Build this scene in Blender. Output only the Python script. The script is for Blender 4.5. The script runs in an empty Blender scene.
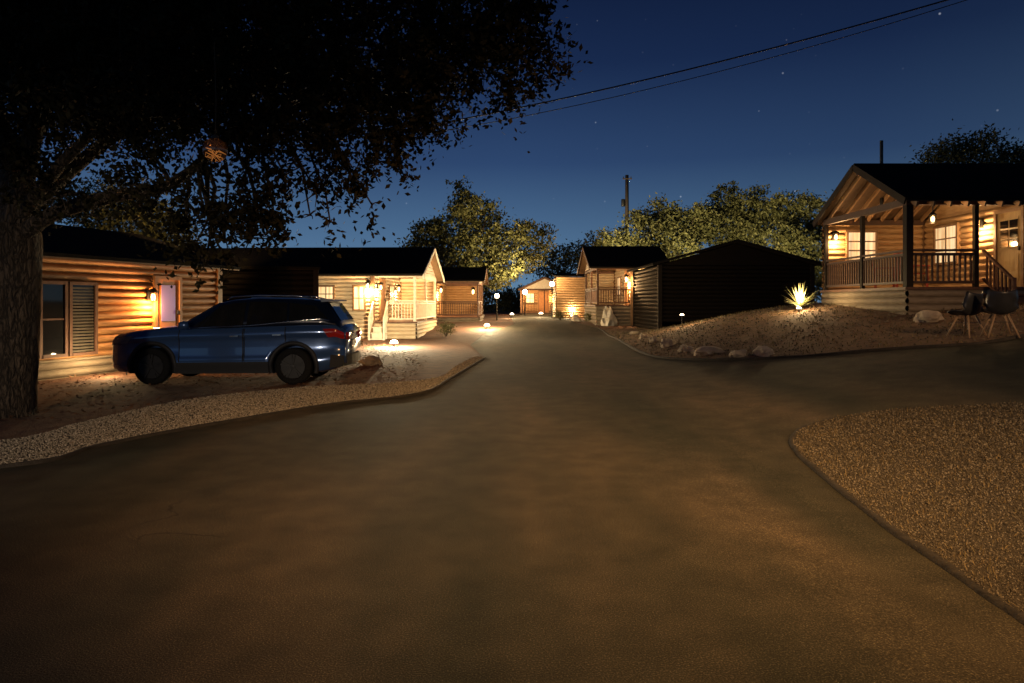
import bpy, bmesh, math, random
import numpy as np
from mathutils import Vector, Matrix, geometry, noise
random.seed(7); rng=np.random.default_rng(7)
S=bpy.context.scene; C=S.collection
PI=math.pi
F=683.0; HY=303.0; EH=1.6
def W(px,py,Y): return Vector(((px-512)*Y/F, Y, EH+(HY-py)*Y/F))
def sstep(a,b,x):
    t=np.clip((x-a)/(b-a),0,1); return t*t*(3-2*t)
def sp(x,k=2.2): return np.logaddexp(0,k*x)/k
def T(x,y):
    zf=.5*sstep(29,40,y)
    zr=.16*(sp(x-3.2)-sp(x-13))*(1-sstep(26,37,y))
    b=.5*np.exp(-((x-9)**2/18+(y-22)**2/30))
    return zf+zr+b
def Tz(x,y): return float(T(np.float64(x),np.float64(y)))
def P(px,py):
    Y=np.arange(1.5,140,.03); x=(px-512)*Y/F; z=EH+(HY-py)*Y/F
    i=np.argmax(z<=T(x,Y)); return (float(x[i]),float(Y[i]))
def smooth(pts,n=6):
    out=[]
    for i in range(len(pts)-1):
        p0=Vector(pts[max(i-1,0)]);p1=Vector(pts[i]);p2=Vector(pts[i+1]);p3=Vector(pts[min(i+2,len(pts)-1)])
        for k in range(n):
            t=k/n
            out.append(.5*((2*p1)+(p2-p0)*t+(2*p0-5*p1+4*p2-p3)*t*t+(3*p1-p0-3*p2+p3)*t**3))
    out.append(Vector(pts[-1])); return out

# ------------------------------------------------------------ materials
def nodes(name):
    m=bpy.data.materials.new(name); m.use_nodes=True
    nt=m.node_tree; return m,nt,nt.nodes['Principled BSDF']
def ramp(nt,fac,stops):
    r=nt.nodes.new('ShaderNodeValToRGB'); e=r.color_ramp.elements
    while len(e)<len(stops): e.new(.5)
    for k,(p,c) in enumerate(stops): e[k].position=p; e[k].color=(*c,1)
    nt.links.new(fac,r.inputs[0]); return r
def mat(name,c1,c2=None,scale=5,rough=.8,bump=0,bscale=None,metal=0,stretch=(1,1,1),spec=.3,detail=6,coat=0,ridge=0):
    m,nt,b=nodes(name); L=nt.links
    c2=c2 or tuple(v*.7 for v in c1)
    tc=nt.nodes.new('ShaderNodeTexCoord'); mp=nt.nodes.new('ShaderNodeMapping'); mp.inputs['Scale'].default_value=stretch
    L.new(tc.outputs['Object'],mp.inputs[0])
    n=nt.nodes.new('ShaderNodeTexNoise'); n.inputs['Scale'].default_value=scale; n.inputs['Detail'].default_value=detail
    L.new(mp.outputs[0],n.inputs['Vector'])
    r=ramp(nt,n.outputs['Fac'],[(.3,c1),(.7,c2)]); L.new(r.outputs[0],b.inputs['Base Color'])
    b.inputs['Roughness'].default_value=rough; b.inputs['Metallic'].default_value=metal
    b.inputs['Specular IOR Level'].default_value=spec; b.inputs['Coat Weight'].default_value=coat
    b.inputs['Coat Roughness'].default_value=.03
    if bump:
        n2=nt.nodes.new('ShaderNodeTexNoise'); n2.inputs['Scale'].default_value=bscale or scale*3; n2.inputs['Detail'].default_value=8
        L.new(mp.outputs[0],n2.inputs['Vector'])
        bp=nt.nodes.new('ShaderNodeBump'); bp.inputs['Strength'].default_value=bump; bp.inputs['Distance'].default_value=.03
        L.new(n2.outputs['Fac'],bp.inputs['Height']); L.new(bp.outputs[0],b.inputs['Normal'])
        if ridge:
            v=nt.nodes.new('ShaderNodeTexVoronoi'); v.feature='DISTANCE_TO_EDGE'; v.inputs['Scale'].default_value=ridge
            vm=nt.nodes.new('ShaderNodeVectorMath'); vm.operation='MULTIPLY_ADD'; vm.inputs[1].default_value=(.12,.12,.12)
            L.new(n2.outputs['Color'],vm.inputs[0]); L.new(mp.outputs[0],vm.inputs[2]); L.new(vm.outputs[0],v.inputs['Vector'])
            b2=nt.nodes.new('ShaderNodeBump'); b2.inputs['Strength'].default_value=1; b2.inputs['Distance'].default_value=.25
            L.new(v.outputs['Distance'],b2.inputs['Height']); L.new(bp.outputs[0],b2.inputs['Normal']); L.new(b2.outputs[0],b.inputs['Normal'])
            rr=ramp(nt,v.outputs['Distance'],[(0,(.25,.25,.25)),(.18,(1,1,1))])
            mm=nt.nodes.new('ShaderNodeMix'); mm.data_type='RGBA'; mm.blend_type='MULTIPLY'; mm.inputs[0].default_value=1
            L.new(r.outputs[0],mm.inputs[6]); L.new(rr.outputs[0],mm.inputs[7]); L.new(mm.outputs[2],b.inputs['Base Color'])
    return m
def island(name,cols,rough=.85,spec=.2):
    m,nt,b=nodes(name); g=nt.nodes.new('ShaderNodeNewGeometry')
    st=[(i/(len(cols)-1),c) for i,c in enumerate(cols)]
    r=ramp(nt,g.outputs['Random Per Island'],st); nt.links.new(r.outputs[0],b.inputs['Base Color'])
    b.inputs['Roughness'].default_value=rough; b.inputs['Specular IOR Level'].default_value=spec
    return m
def emit(name,col,s,col2=None,scale=2.5,stretch=(1,1,1)):
    m,nt,b=nodes(name); b.inputs['Base Color'].default_value=(*[min(1,v*.6) for v in col],1)
    tc=nt.nodes.new('ShaderNodeTexCoord'); mp=nt.nodes.new('ShaderNodeMapping'); mp.inputs['Scale'].default_value=stretch
    nt.links.new(tc.outputs['Object'],mp.inputs[0])
    n=nt.nodes.new('ShaderNodeTexNoise'); n.inputs['Scale'].default_value=scale; nt.links.new(mp.outputs[0],n.inputs['Vector'])
    r=ramp(nt,n.outputs['Fac'],[(.35,col2 or tuple(v*.7 for v in col)),(.65,col)])
    nt.links.new(r.outputs[0],b.inputs['Emission Color']); b.inputs['Emission Strength'].default_value=s
    return m
def asphalt():
    m,nt,b=nodes('asphalt'); L=nt.links; N=nt.nodes.new
    tc=N('ShaderNodeTexCoord')
    def no(s,d=6,st=(1,1,1)):
        mp=N('ShaderNodeMapping'); mp.inputs['Scale'].default_value=st; L.new(tc.outputs['Object'],mp.inputs[0])
        n=N('ShaderNodeTexNoise'); n.inputs['Scale'].default_value=s; n.inputs['Detail'].default_value=d; L.new(mp.outputs[0],n.inputs['Vector']); return n
    big=no(.6,3,(1,.25,1)); mid=no(3,8); fine=no(120,3)
    r1=ramp(nt,big.outputs['Fac'],[(.32,(.024,.026,.018)),(.48,(.050,.044,.031)),(.66,(.086,.067,.046))])
    r2=ramp(nt,mid.outputs['Fac'],[(.3,(.70,.71,.69)),(.7,(1.16,1.14,1.11))])
    r3=ramp(nt,fine.outputs['Fac'],[(.35,(.45,.45,.45)),(.58,(1,1,1)),(.70,(2.5,2.4,2.3))])
    a=N('ShaderNodeMix'); a.data_type='RGBA'; a.blend_type='MULTIPLY'; a.inputs[0].default_value=1
    L.new(r1.outputs[0],a.inputs[6]); L.new(r2.outputs[0],a.inputs[7])
    c=N('ShaderNodeMix'); c.data_type='RGBA'; c.blend_type='MULTIPLY'; c.inputs[0].default_value=1
    L.new(a.outputs[2],c.inputs[6]); L.new(r3.outputs[0],c.inputs[7])
    wob=no(1.3,5); vm=N('ShaderNodeVectorMath'); vm.operation='MULTIPLY_ADD'; vm.inputs[1].default_value=(.9,.9,.9)
    L.new(wob.outputs['Color'],vm.inputs[0]); L.new(tc.outputs['Object'],vm.inputs[2])
    v=N('ShaderNodeTexVoronoi'); v.feature='DISTANCE_TO_EDGE'; v.inputs['Scale'].default_value=.33; L.new(vm.outputs[0],v.inputs['Vector'])
    rc=ramp(nt,v.outputs['Distance'],[(.0,(.4,.4,.4)),(.004,(1,1,1))])
    msk=no(.5,2); rm=ramp(nt,msk.outputs['Fac'],[(.58,(0,0,0)),(.64,(1,1,1))])
    d=N('ShaderNodeMix'); d.data_type='RGBA'; d.blend_type='MULTIPLY'; L.new(rm.outputs[0],d.inputs[0])
    L.new(c.outputs[2],d.inputs[6]); L.new(rc.outputs[0],d.inputs[7])
    L.new(d.outputs[2],b.inputs['Base Color']); b.inputs['Roughness'].default_value=.85; b.inputs['Specular IOR Level'].default_value=.12
    bp=N('ShaderNodeBump'); bp.inputs['Strength'].default_value=.6; bp.inputs['Distance'].default_value=.012
    L.new(fine.outputs['Fac'],bp.inputs['Height']); L.new(bp.outputs[0],b.inputs['Normal'])
    return m
M={}
M['asphalt']=asphalt()
M['dirt']=mat('red brown dirt',(.065,.028,.016),(.125,.058,.031),3,.95,.8,40)
M['bedsoil']=mat('bed soil',(.075,.038,.02),(.14,.078,.042),5,.95,.9,60)
M['gravelbase']=mat('gravel bed',(.03,.025,.018),(.08,.064,.045),30,.95,1,90)
M['pebble']=island('pebble',[(.018,.015,.011),(.085,.07,.05),(.038,.031,.023),(.19,.16,.12),(.06,.048,.034)])
M['palepebble']=island('pale pebble',[(.09,.075,.055),(.28,.24,.18),(.17,.142,.105),(.42,.36,.28),(.22,.18,.13)])
M['litter']=island('dry leaf',[(.08,.034,.016),(.15,.07,.032),(.05,.024,.014)])
M['grass']=island('dry grass',[(.10,.07,.033),(.16,.115,.055),(.055,.047,.02)])
M['edging']=mat('dark edging',(.016,.013,.010),(.035,.029,.023),8,.9,.6,30)
M['log']=mat('honey log',(.36,.225,.11),(.23,.135,.06),3,.6,.4,14,stretch=(1,1,6))
M['orangeLog']=mat('orange log',(.33,.165,.062),(.19,.088,.03),3,.6,.4,14,stretch=(1,1,6))
M['paleLog']=mat('pale log',(.50,.40,.27),(.36,.275,.175),3,.6,.35,14,stretch=(1,1,6))
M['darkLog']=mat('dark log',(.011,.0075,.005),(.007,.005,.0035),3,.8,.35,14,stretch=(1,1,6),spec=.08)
M['greyLog']=mat('weathered skirt log',(.21,.165,.115),(.13,.10,.068),4,.8,.35,14,stretch=(1,1,6))
M['trim']=mat('wood trim',(.20,.115,.058),(.14,.08,.038),6,.6,.2,20)
M['rail']=mat('railing wood',(.10,.045,.025),(.06,.028,.016),6,.65,.2,20)
M['darkRail']=mat('dark railing wood',(.05,.023,.014),(.032,.015,.009),6,.65,.2,20)
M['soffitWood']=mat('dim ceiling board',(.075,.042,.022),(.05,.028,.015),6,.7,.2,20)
M['paleRail']=mat('pale railing wood',(.66,.60,.49),(.55,.48,.38),6,.65,.2,20)
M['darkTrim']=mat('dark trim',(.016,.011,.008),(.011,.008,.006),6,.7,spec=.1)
M['shingle']=mat('dark shingle',(.008,.007,.006),(.014,.012,.010),12,.95,.6,40,spec=.04)
M['door']=mat('yellow brown door',(.30,.20,.075),(.22,.14,.05),5,.5,.2,20,stretch=(4,4,.6))
M['odoor']=mat('warm wood door',(.3,.14,.05),(.22,.1,.04),6,.5)
M['glass']=mat('dark glass',(.006,.006,.007),(.009,.009,.010),3,.05,spec=.6)
M['blind']=mat('grey blind',(.06,.047,.032),(.04,.032,.022),8,.7)
M['curtain']=emit('lit curtain',(1,.78,.46),.85,(.42,.27,.12),1.6,(7,7,.35))
M['purple']=emit('violet lit door glass',(.16,.14,.48),.26,(.40,.17,.16),1.2)
M['bulb']=emit('warm bulb',(1,.62,.26),9)
M['wbulb']=emit('warm white bulb',(1,.80,.50),14)
M['metal']=mat('black metal',(.02,.02,.02),(.03,.03,.03),10,.45,metal=.6)
M['bark']=mat('oak bark',(.060,.042,.028),(.115,.083,.057),7,.95,1.2,16,stretch=(1,1,.3),ridge=13)
M['pole']=mat('pole wood',(.06,.045,.035),(.04,.03,.022),5,.9,.3,20,stretch=(1,1,.2))
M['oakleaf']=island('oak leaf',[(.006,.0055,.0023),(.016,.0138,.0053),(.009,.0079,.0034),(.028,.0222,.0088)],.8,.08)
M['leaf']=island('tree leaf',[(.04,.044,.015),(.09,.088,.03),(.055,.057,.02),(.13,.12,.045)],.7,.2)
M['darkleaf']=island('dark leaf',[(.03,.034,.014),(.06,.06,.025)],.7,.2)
M['yucca']=island('yucca blade',[(.30,.32,.16),(.42,.42,.22)],.6,.3)
M['rock']=mat('limestone',(.42,.345,.255),(.21,.165,.12),4,.9,.8,14)
M['paleRock']=mat('pale limestone',(.55,.5,.42),(.36,.31,.24),4,.9,.7,14)
M['paint']=mat('blue car paint',(.030,.066,.165),(.031,.069,.171),400,.2,metal=.4,spec=.5,coat=1)
M['roofreflect']=mat('blue roof with dark reflection',(.003,.006,.016),(.0033,.0066,.0175),400,.3,metal=.2,spec=.3,coat=.5)  # blue roof darkened in its colour to imitate the oak's dark reflection
M['plastic']=mat('black cladding',(.007,.007,.008),(.010,.010,.012),60,.6)
M['tyre']=mat('tyre rubber',(.006,.006,.006),(.009,.009,.009),40,.9,spec=.1)
M['rimm']=mat('dark alloy rim',(.012,.012,.013),(.009,.009,.010),20,.45,metal=.3,spec=.25)
M['rimback']=mat('wheel well black',(.004,.004,.004),(.005,.005,.005),20,.9,spec=.05)
M['chrome']=mat('chrome',(.5,.5,.5),(.45,.45,.45),20,.15,metal=1)
M['red']=mat('red lamp glass',(.30,.012,.010),(.22,.010,.008),30,.15,spec=.6)
M['lamp']=mat('clear lamp glass',(.12,.125,.14),(.08,.08,.09),30,.1,spec=.7)
M['plate']=mat('plate white',(.5,.5,.48),(.45,.45,.42),10,.4)
M['shell']=mat('dark chair shell',(.014,.014,.015),(.019,.019,.021),10,.3)
M['chairleg']=mat('wood chair leg',(.26,.17,.10),(.2,.125,.07),8,.5)
M['redwood']=mat('red painted wood',(.28,.04,.022),(.2,.028,.016),8,.5)
M['globe']=mat('amber globe glass',(.42,.22,.10),(.28,.13,.055),9,.03,spec=.7); M['globe'].node_tree.nodes['Principled BSDF'].inputs['Transmission Weight'].default_value=.8
M['glint']=emit('golden glint glow',(1,.50,.17),.55)  # emission standing in for golden highlights on the globe

# ------------------------------------------------------------ helpers
def tag(o,label=None,cat=None,group=None,kind=None):
    if label: o['label']=label
    if cat: o['category']=cat
    if group: o['group']=group
    if kind: o['kind']=kind
    return o
def empty(name,loc,rz=0,label=None,cat=None,group=None):
    o=bpy.data.objects.new(name,None); C.objects.link(o); o.location=loc; o.rotation_euler=(0,0,rz); o.empty_display_size=.2
    return tag(o,label,cat,group)
def link(name,me,m,parent=None,origin=None,sm=False):
    me.materials.append(m); o=bpy.data.objects.new(name,me); C.objects.link(o)
    if parent: o.parent=parent
    if origin is not None: o.location=origin
    if sm: me.polygons.foreach_set('use_smooth',[True]*len(me.polygons))
    return o
class MB:
    def __init__(s): s.v=[]; s.f=[]
    def add(s,vs,fs):
        k=len(s.v); s.v+=[tuple(p) for p in vs]; s.f+=[tuple(i+k for i in f) for f in fs]; return s
    def box(s,x0,x1,y0,y1,z0,z1):
        return s.add([(x0,y0,z0),(x1,y0,z0),(x1,y1,z0),(x0,y1,z0),(x0,y0,z1),(x1,y0,z1),(x1,y1,z1),(x0,y1,z1)],
              [(3,2,1,0),(4,5,6,7),(0,1,5,4),(1,2,6,5),(2,3,7,6),(3,0,4,7)])
    def beam(s,a,b,w,h,up=(0,0,1)):
        a=Vector(a);b=Vector(b);d=(b-a).normalized(); u=Vector(up)
        if abs(d.dot(u))>.98: u=Vector((0,1,0))
        r=d.cross(u).normalized()*w/2; t=r.cross(d).normalized()*h/2
        vs=[a-r-t,a+r-t,a+r+t,a-r+t,b-r-t,b+r-t,b+r+t,b-r+t]
        return s.add(vs,[(0,1,2,3),(7,6,5,4),(4,5,1,0),(5,6,2,1),(6,7,3,2),(7,4,0,3)])
    def tube(s,pts,rad,n=8,jit=0):
        pts=[Vector(p) for p in pts]; 
        if not hasattr(rad,'__len__'): rad=[rad]*len(pts)
        vs=[];fs=[]
        d0=(pts[1]-pts[0]).normalized(); ref=Vector((0,0,1)) if abs(d0.z)<.9 else Vector((0,1,0))
        for i,p in enumerate(pts):
            d=(pts[min(i+1,len(pts)-1)]-pts[max(i-1,0)]).normalized()
            r=d.cross(ref).normalized(); u=r.cross(d).normalized(); 
            for k in range(n):
                a=2*PI*k/n; q=rad[i]*(1+jit*(random.random()-.5))
                vs.append(p+(r*math.cos(a)+u*math.sin(a))*q)
        for i in range(len(pts)-1):
            for k in range(n):
                fs.append((i*n+k,i*n+(k+1)%n,(i+1)*n+(k+1)%n,(i+1)*n+k))
        fs.append(tuple(range(n))[::-1]); fs.append(tuple((len(pts)-1)*n+k for k in range(n)))
        return s.add(vs,fs)
    def lathe(s,prof,c=(0,0,0),axis='z',n=24):
        vs=[];fs=[]
        for r,h in prof:
            for k in range(n):
                a=2*PI*k/n; x,y=r*math.cos(a),r*math.sin(a)
                p={'z':(x,y,h),'y':(x,h,y),'x':(h,x,y)}[axis]; vs.append((p[0]+c[0],p[1]+c[1],p[2]+c[2]))
        for i in range(len(prof)-1):
            for k in range(n): fs.append((i*n+k,i*n+(k+1)%n,(i+1)*n+(k+1)%n,(i+1)*n+k))
        fs.append(tuple(range(n))[::-1]); fs.append(tuple((len(prof)-1)*n+k for k in range(n)))
        return s.add(vs,fs)
    def loft(s,secs,cap=True,closed=True):
        n=len(secs[0]); vs=[p for q in secs for p in q]; fs=[]
        for i in range(len(secs)-1):
            for k in range(n if closed else n-1): fs.append((i*n+k,i*n+(k+1)%n,(i+1)*n+(k+1)%n,(i+1)*n+k))
        if cap: fs.append(tuple(range(n))[::-1]); fs.append(tuple((len(secs)-1)*n+k for k in range(n)))
        return s.add(vs,fs)
    def build(s,name,m,parent=None,sm=False,origin=None):
        v=s.v
        if origin is not None: v=[(p[0]-origin[0],p[1]-origin[1],p[2]-origin[2]) for p in v]
        me=bpy.data.meshes.new(name); me.from_pydata(v,[],s.f); me.update()
        return link(name,me,m,parent,origin,sm)
def npmesh(name,V,Fc):
    me=bpy.data.meshes.new(name); k=Fc.shape[1]
    me.vertices.add(len(V)); me.vertices.foreach_set('co',np.ascontiguousarray(V,dtype=np.float32).ravel())
    me.loops.add(Fc.size); me.loops.foreach_set('vertex_index',Fc.astype(np.int32).ravel())
    me.polygons.add(len(Fc)); me.polygons.foreach_set('loop_start',np.arange(len(Fc),dtype=np.int32)*k)
    me.update(calc_edges=True); me.validate(); return me
def inside(poly,x,y):
    r=np.zeros(len(x),bool); n=len(poly)
    for i in range(n):
        x1,y1=poly[i][:2]; x2,y2=poly[(i+1)%n][:2]
        if y1==y2: continue
        c=((y1>y)!=(y2>y))&(x<(x2-x1)*(y-y1)/(y2-y1)+x1); r^=c
    return r
def sheet(name,poly,m,off,grid=.5):
    xs=[p[0] for p in poly]; ys=[p[1] for p in poly]
    gx,gy=np.meshgrid(np.arange(min(xs)+.1,max(xs),grid),np.arange(min(ys)+.1,max(ys),grid)); gx=gx.ravel();gy=gy.ravel()
    k=inside(poly,gx,gy); co=[Vector(p[:2]) for p in poly]; n=len(co)
    co+=[Vector((a,b)) for a,b in zip(gx[k],gy[k])]
    r=geometry.delaunay_2d_cdt(co,[(i,(i+1)%n) for i in range(n)],[list(range(n))],1,1e-4)
    v=[(p.x,p.y,Tz(p.x,p.y)+off) for p in r[0]]
    me=bpy.data.meshes.new(name); me.from_pydata(v,[],[tuple(f) for f in r[2]]); me.update()
    bm=bmesh.new(); bm.from_mesh(me); bmesh.ops.recalc_face_normals(bm,faces=bm.faces)
    if sum(f.normal.z for f in bm.faces)<0: bmesh.ops.reverse_faces(bm,faces=bm.faces)
    bm.to_mesh(me); bm.free()
    return tag(link(name,me,m,sm=True),kind='structure')
def kerb(name,line,w,h,m):
    mb=MB(); secs=[]
    for i,p in enumerate(line):
        a=Vector(line[max(i-1,0)][:2]);b=Vector(line[min(i+1,len(line)-1)][:2]); d=(b-a).normalized(); nn=Vector((-d.y,d.x))
        ww=w*(1+.35*noise.noise((p[0]*2,p[1]*2,0))); hh=h*(1+.5*noise.noise((p[0]*3,p[1]*3,5)))
        z=Tz(p[0],p[1]); q=Vector(p[:2])
        pr=[(-.5,-.06),(-.42,hh*.8),(-.1,hh),(.25,hh*.9),(.5,-.06)]
        secs.append([(q.x+nn.x*ww*s,q.y+nn.y*ww*s,z+zz) for s,zz in pr])
    mb.loft(secs); return tag(mb.build(name,m,sm=True),kind='structure')
def pebbles(name,poly,dens,r0,r1,off,label,m,cat='gravel',near=6):
    xs=[p[0] for p in poly]; ys=[p[1] for p in poly]
    a=(max(xs)-min(xs))*(max(ys)-min(ys)); n=int(a*dens)
    x=rng.uniform(min(xs),max(xs),n); y=rng.uniform(min(ys),max(ys),n)
    dist=np.hypot(x,y); keep=rng.random(n)<np.clip((near/dist)**1.5,.1,1)
    k=inside(poly,x,y)&keep; x=x[k];y=y[k]; n=len(x); print(name,n)
    base=np.array([(1,0,0),(0,1,0),(-1,0,0),(0,-1,0),(0,0,.7),(0,0,-.5)])
    r=rng.uniform(r0,r1,n)*np.clip(np.hypot(x,y)/near,1,2)
    ang=rng.uniform(0,6.28,n); B=base[None]*r[:,None,None]*rng.uniform(.6,1.3,(n,6,1))
    c,s=np.cos(ang)[:,None],np.sin(ang)[:,None]
    X=B[...,0]*c-B[...,1]*s*.7; Y=B[...,0]*s+B[...,1]*c*.7
    V=np.stack([X+x[:,None],Y+y[:,None],B[...,2]+(T(x,y)+off+r*.2)[:,None]],-1).reshape(-1,3)
    f=np.array([(0,1,4),(1,2,4),(2,3,4),(3,0,4),(1,0,5),(2,1,5),(3,2,5),(0,3,5)])
    Fc=(f[None]+(np.arange(n)*6)[:,None,None]).reshape(-1,3)
    return tag(link(name,npmesh(name,V,Fc),m),label,cat,kind='stuff')
def blades(name,poly,n,h0,h1,off,label,m,cat,lie=0.0,wd=.012):
    xs=[p[0] for p in poly]; ys=[p[1] for p in poly]
    x=rng.uniform(min(xs),max(xs),n); y=rng.uniform(min(ys),max(ys),n)
    k=inside(poly,x,y); x=x[k];y=y[k];n=len(x)
    h=rng.uniform(h0,h1,n); a=rng.uniform(0,6.28,n); t=rng.uniform(.2,1.2,n) if not lie else rng.uniform(1.2,1.55,n)
    d=np.stack([np.cos(a)*np.sin(t),np.sin(a)*np.sin(t),np.cos(t)],-1)*h[:,None]
    s=np.stack([-np.sin(a),np.cos(a),np.zeros(n)+.2],-1)*(wd if not lie else h[:,None]*.3)
    p=np.stack([x,y,T(x,y)+off],-1)
    V=np.stack([p-s*(1 if not lie else .2),p+d*.5+s,p+d,p+d*.5-s],1).reshape(-1,3)
    Fc=np.arange(n*4).reshape(-1,4)
    return tag(link(name,npmesh(name,V,Fc),m),label,cat,kind='stuff')
def foliage(name,lobes,n,size,m,parent,org,per=16,clump=.28,core=.35,asp=.5,droop=0):
    c=np.array([l[0] for l in lobes]); r=np.array([l[1] for l in lobes]); w=r**2.2; w/=w.sum()
    k=n//per; i=rng.choice(len(lobes),k,p=w); d=rng.normal(size=(k,3)); d/=np.linalg.norm(d,axis=1)[:,None]
    rad=r[i]*(core+(1-core)*rng.random(k)**.6)*rng.uniform(.85,1.12,k)
    cc=c[i]+d*rad[:,None]*np.array([1,1,.85])
    cs=clump*rng.uniform(.4,1.3,k)
    ax=np.array([1,1,.7])
    off=rng.normal(size=(k,per,3))*cs[:,None,None]*ax
    if droop:   # sprays: leaves strung along a hanging twig direction
        tw=d+rng.normal(size=(k,3))*.5; tw[:,2]-=droop; tw/=np.linalg.norm(tw,axis=1)[:,None]
        off=off*.45+tw[:,None]*(rng.random((k,per,1))*2-.6)*cs[:,None,None]*1.5
    p=(cc[:,None]+off).reshape(-1,3)
    q=len(p); a=rng.normal(size=(q,3)); a/=np.linalg.norm(a,axis=1)[:,None]
    b=np.cross(a,rng.normal(size=(q,3))); b/=np.linalg.norm(b,axis=1)[:,None]
    l=size*rng.uniform(.6,1.4,q)[:,None]
    V=np.stack([p-a*l/2,p+b*l*asp/2,p+a*l/2,p-b*l*asp/2],1).reshape(-1,3)-np.array(org)
    return link(name,npmesh(name,V,np.arange(q*4).reshape(-1,4)),m,parent)
def lamp(loc,pw,col=(1,.56,.22),r=.06,parent=None,name='lamp_light',spot=None,aim=None,blend=.7):
    l=bpy.data.lights.new(name,'SPOT' if spot else 'POINT'); l.energy=pw; l.color=col; l.shadow_soft_size=r
    o=bpy.data.objects.new(name,l); C.objects.link(o); o.location=loc
    if parent: o.parent=parent
    if spot:
        l.spot_size=math.radians(spot); l.spot_blend=blend
        o.rotation_euler=(Vector(aim)-Vector(loc)).to_track_quat('-Z','Y').to_euler()
    return o

# ------------------------------------------------------------ camera, world
cam=bpy.data.cameras.new('camera'); co=bpy.data.objects.new('camera',cam); C.objects.link(co)
co.location=(0,0,EH); co.rotation_euler=(PI/2,0,0); cam.lens=24; cam.sensor_width=36; cam.shift_y=-(341.5-HY)/1024; cam.clip_end=1500; cam.clip_start=.05
S.camera=co
S.view_settings.view_transform='Standard'; S.view_settings.look='None'; S.view_settings.exposure=0
w=bpy.data.worlds.new('World'); S.world=w; w.use_nodes=True; nt=w.node_tree; L=nt.links; bg=nt.nodes['Background']
tc=nt.nodes.new('ShaderNodeTexCoord'); sx=nt.nodes.new('ShaderNodeSeparateXYZ'); L.new(tc.outputs['Generated'],sx.inputs[0])
rp=ramp(nt,sx.outputs['Z'],[(0,(.105,.205,.32)),(.09,(.064,.133,.24)),(.2,(.023,.053,.132)),(.33,(.0083,.0205,.066)),(.45,(.0040,.0095,.034)),(1,(.002,.004,.016))])
rx=ramp(nt,sx.outputs['X'],[(0,(1.15,1.15,1.15)),(.45,(.95,.93,.90)),(.6,(1.1,1.02,.88))])
mu=nt.nodes.new('ShaderNodeMix'); mu.data_type='RGBA'; mu.blend_type='MULTIPLY'; mu.inputs[0].default_value=1
L.new(rp.outputs[0],mu.inputs[6]); L.new(rx.outputs[0],mu.inputs[7])
vo=nt.nodes.new('ShaderNodeTexVoronoi'); vo.inputs['Scale'].default_value=42; L.new(tc.outputs['Generated'],vo.inputs['Vector'])
rs=ramp(nt,vo.outputs['Distance'],[(.0,(1,1,1)),(.07,(0,0,0))])
sc=nt.nodes.new('ShaderNodeSeparateColor'); L.new(vo.outputs['Color'],sc.inputs[0])
rk=ramp(nt,sc.outputs[0],[(.5,(.02,.022,.028)),(1,(.32,.34,.38))])
ms=nt.nodes.new('ShaderNodeMix'); ms.data_type='RGBA'; ms.blend_type='MULTIPLY'; ms.inputs[0].default_value=1
L.new(rs.outputs[0],ms.inputs[6]); L.new(rk.outputs[0],ms.inputs[7])
ad=nt.nodes.new('ShaderNodeMix'); ad.data_type='RGBA'; ad.blend_type='ADD'; ad.inputs[0].default_value=1
L.new(mu.outputs[2],ad.inputs[6]); L.new(ms.outputs[2],ad.inputs[7]); L.new(ad.outputs[2],bg.inputs[0]); bg.inputs[1].default_value=1

# ------------------------------------------------------------ ground
xs=np.unique(np.concatenate([np.arange(-300,-20,20),np.arange(-20,24,.5),np.arange(24,301,20)])); ys=np.unique(np.concatenate([np.arange(-30,-10,5),np.arange(-10,48,.5),np.arange(48,100,4),np.arange(100,501,40)]))
gx,gy=np.meshgrid(xs,ys); V=np.stack([gx,gy,T(gx,gy)-.03],-1).reshape(-1,3); nx=len(xs);ny=len(ys)
ii,jj=np.meshgrid(np.arange(nx-1),np.arange(ny-1)); q=(jj*nx+ii).ravel()
tag(link('ground',npmesh('ground',V,np.stack([q,q+1,q+nx+1,q+nx],-1)),M['dirt'],sm=True),kind='structure')
lw=[P(*p) for p in [(0,468),(100,446),(200,427),(330,405),(400,397),(432,390),(450,379),(470,367),(485,358)]]
LE=smooth([(-12,5.2),(-8,5.9)]+lw,5)
lin=[P(*p) for p in [(474,357),(455,367),(438,378),(380,384),(300,388),(190,400),(90,421),(0,442)]]
LI=smooth(lin+[(-8,7.8),(-12,7.4)],5)
rd=[P(*p) for p in [(478,352),(470,345),(482,336),(500,329),(514,324)]]
rfar=[P(*p) for p in [(578,324),(600,329),(612,337),(640,352),(690,360),(780,358),(900,349),(1000,341)]]
RE=smooth(rfar+[(11.5,13.0),(16,13.4),(30,14)],5)
road=[(-12,-10)]+[tuple(p) for p in LE]+rd+[(-.3,70),(5,70)]+[tuple(p) for p in RE]+[(30,-10)]
sheet('road',road,M['asphalt'],0,.5)
strip=[tuple(p) for p in LE]+[tuple(p) for p in LI]
sheet('gravel_strip',strip,M['gravelbase'],.012,.35)
kerb('kerb',[tuple(p) for p in LE],.08,.03,M['edging'])
isl=[P(*p) for p in [(1130,404),(1024,405),(940,408),(870,414),(815,425),(795,437),(797,452),(830,482),(890,528),(960,577),(1024,620)]]
IE=smooth(isl+[(2.6,1.8),(4.5,.6)],5)
island_poly=[tuple(p) for p in IE]+[(isl[0][0],.6)]
sheet('gravel_island',island_poly,M['gravelbase'],.02,.35)
kerb('kerb',[tuple(p) for p in IE],.09,.026,M['edging'])
mound=[tuple(p) for p in RE]+[(30,30),(7,34),(4.6,34)]
sheet('planting_mound',mound,M['bedsoil'],.03,.5)
kerb('kerb',[tuple(p) for p in RE],.10,.045,M['edging'])
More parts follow.
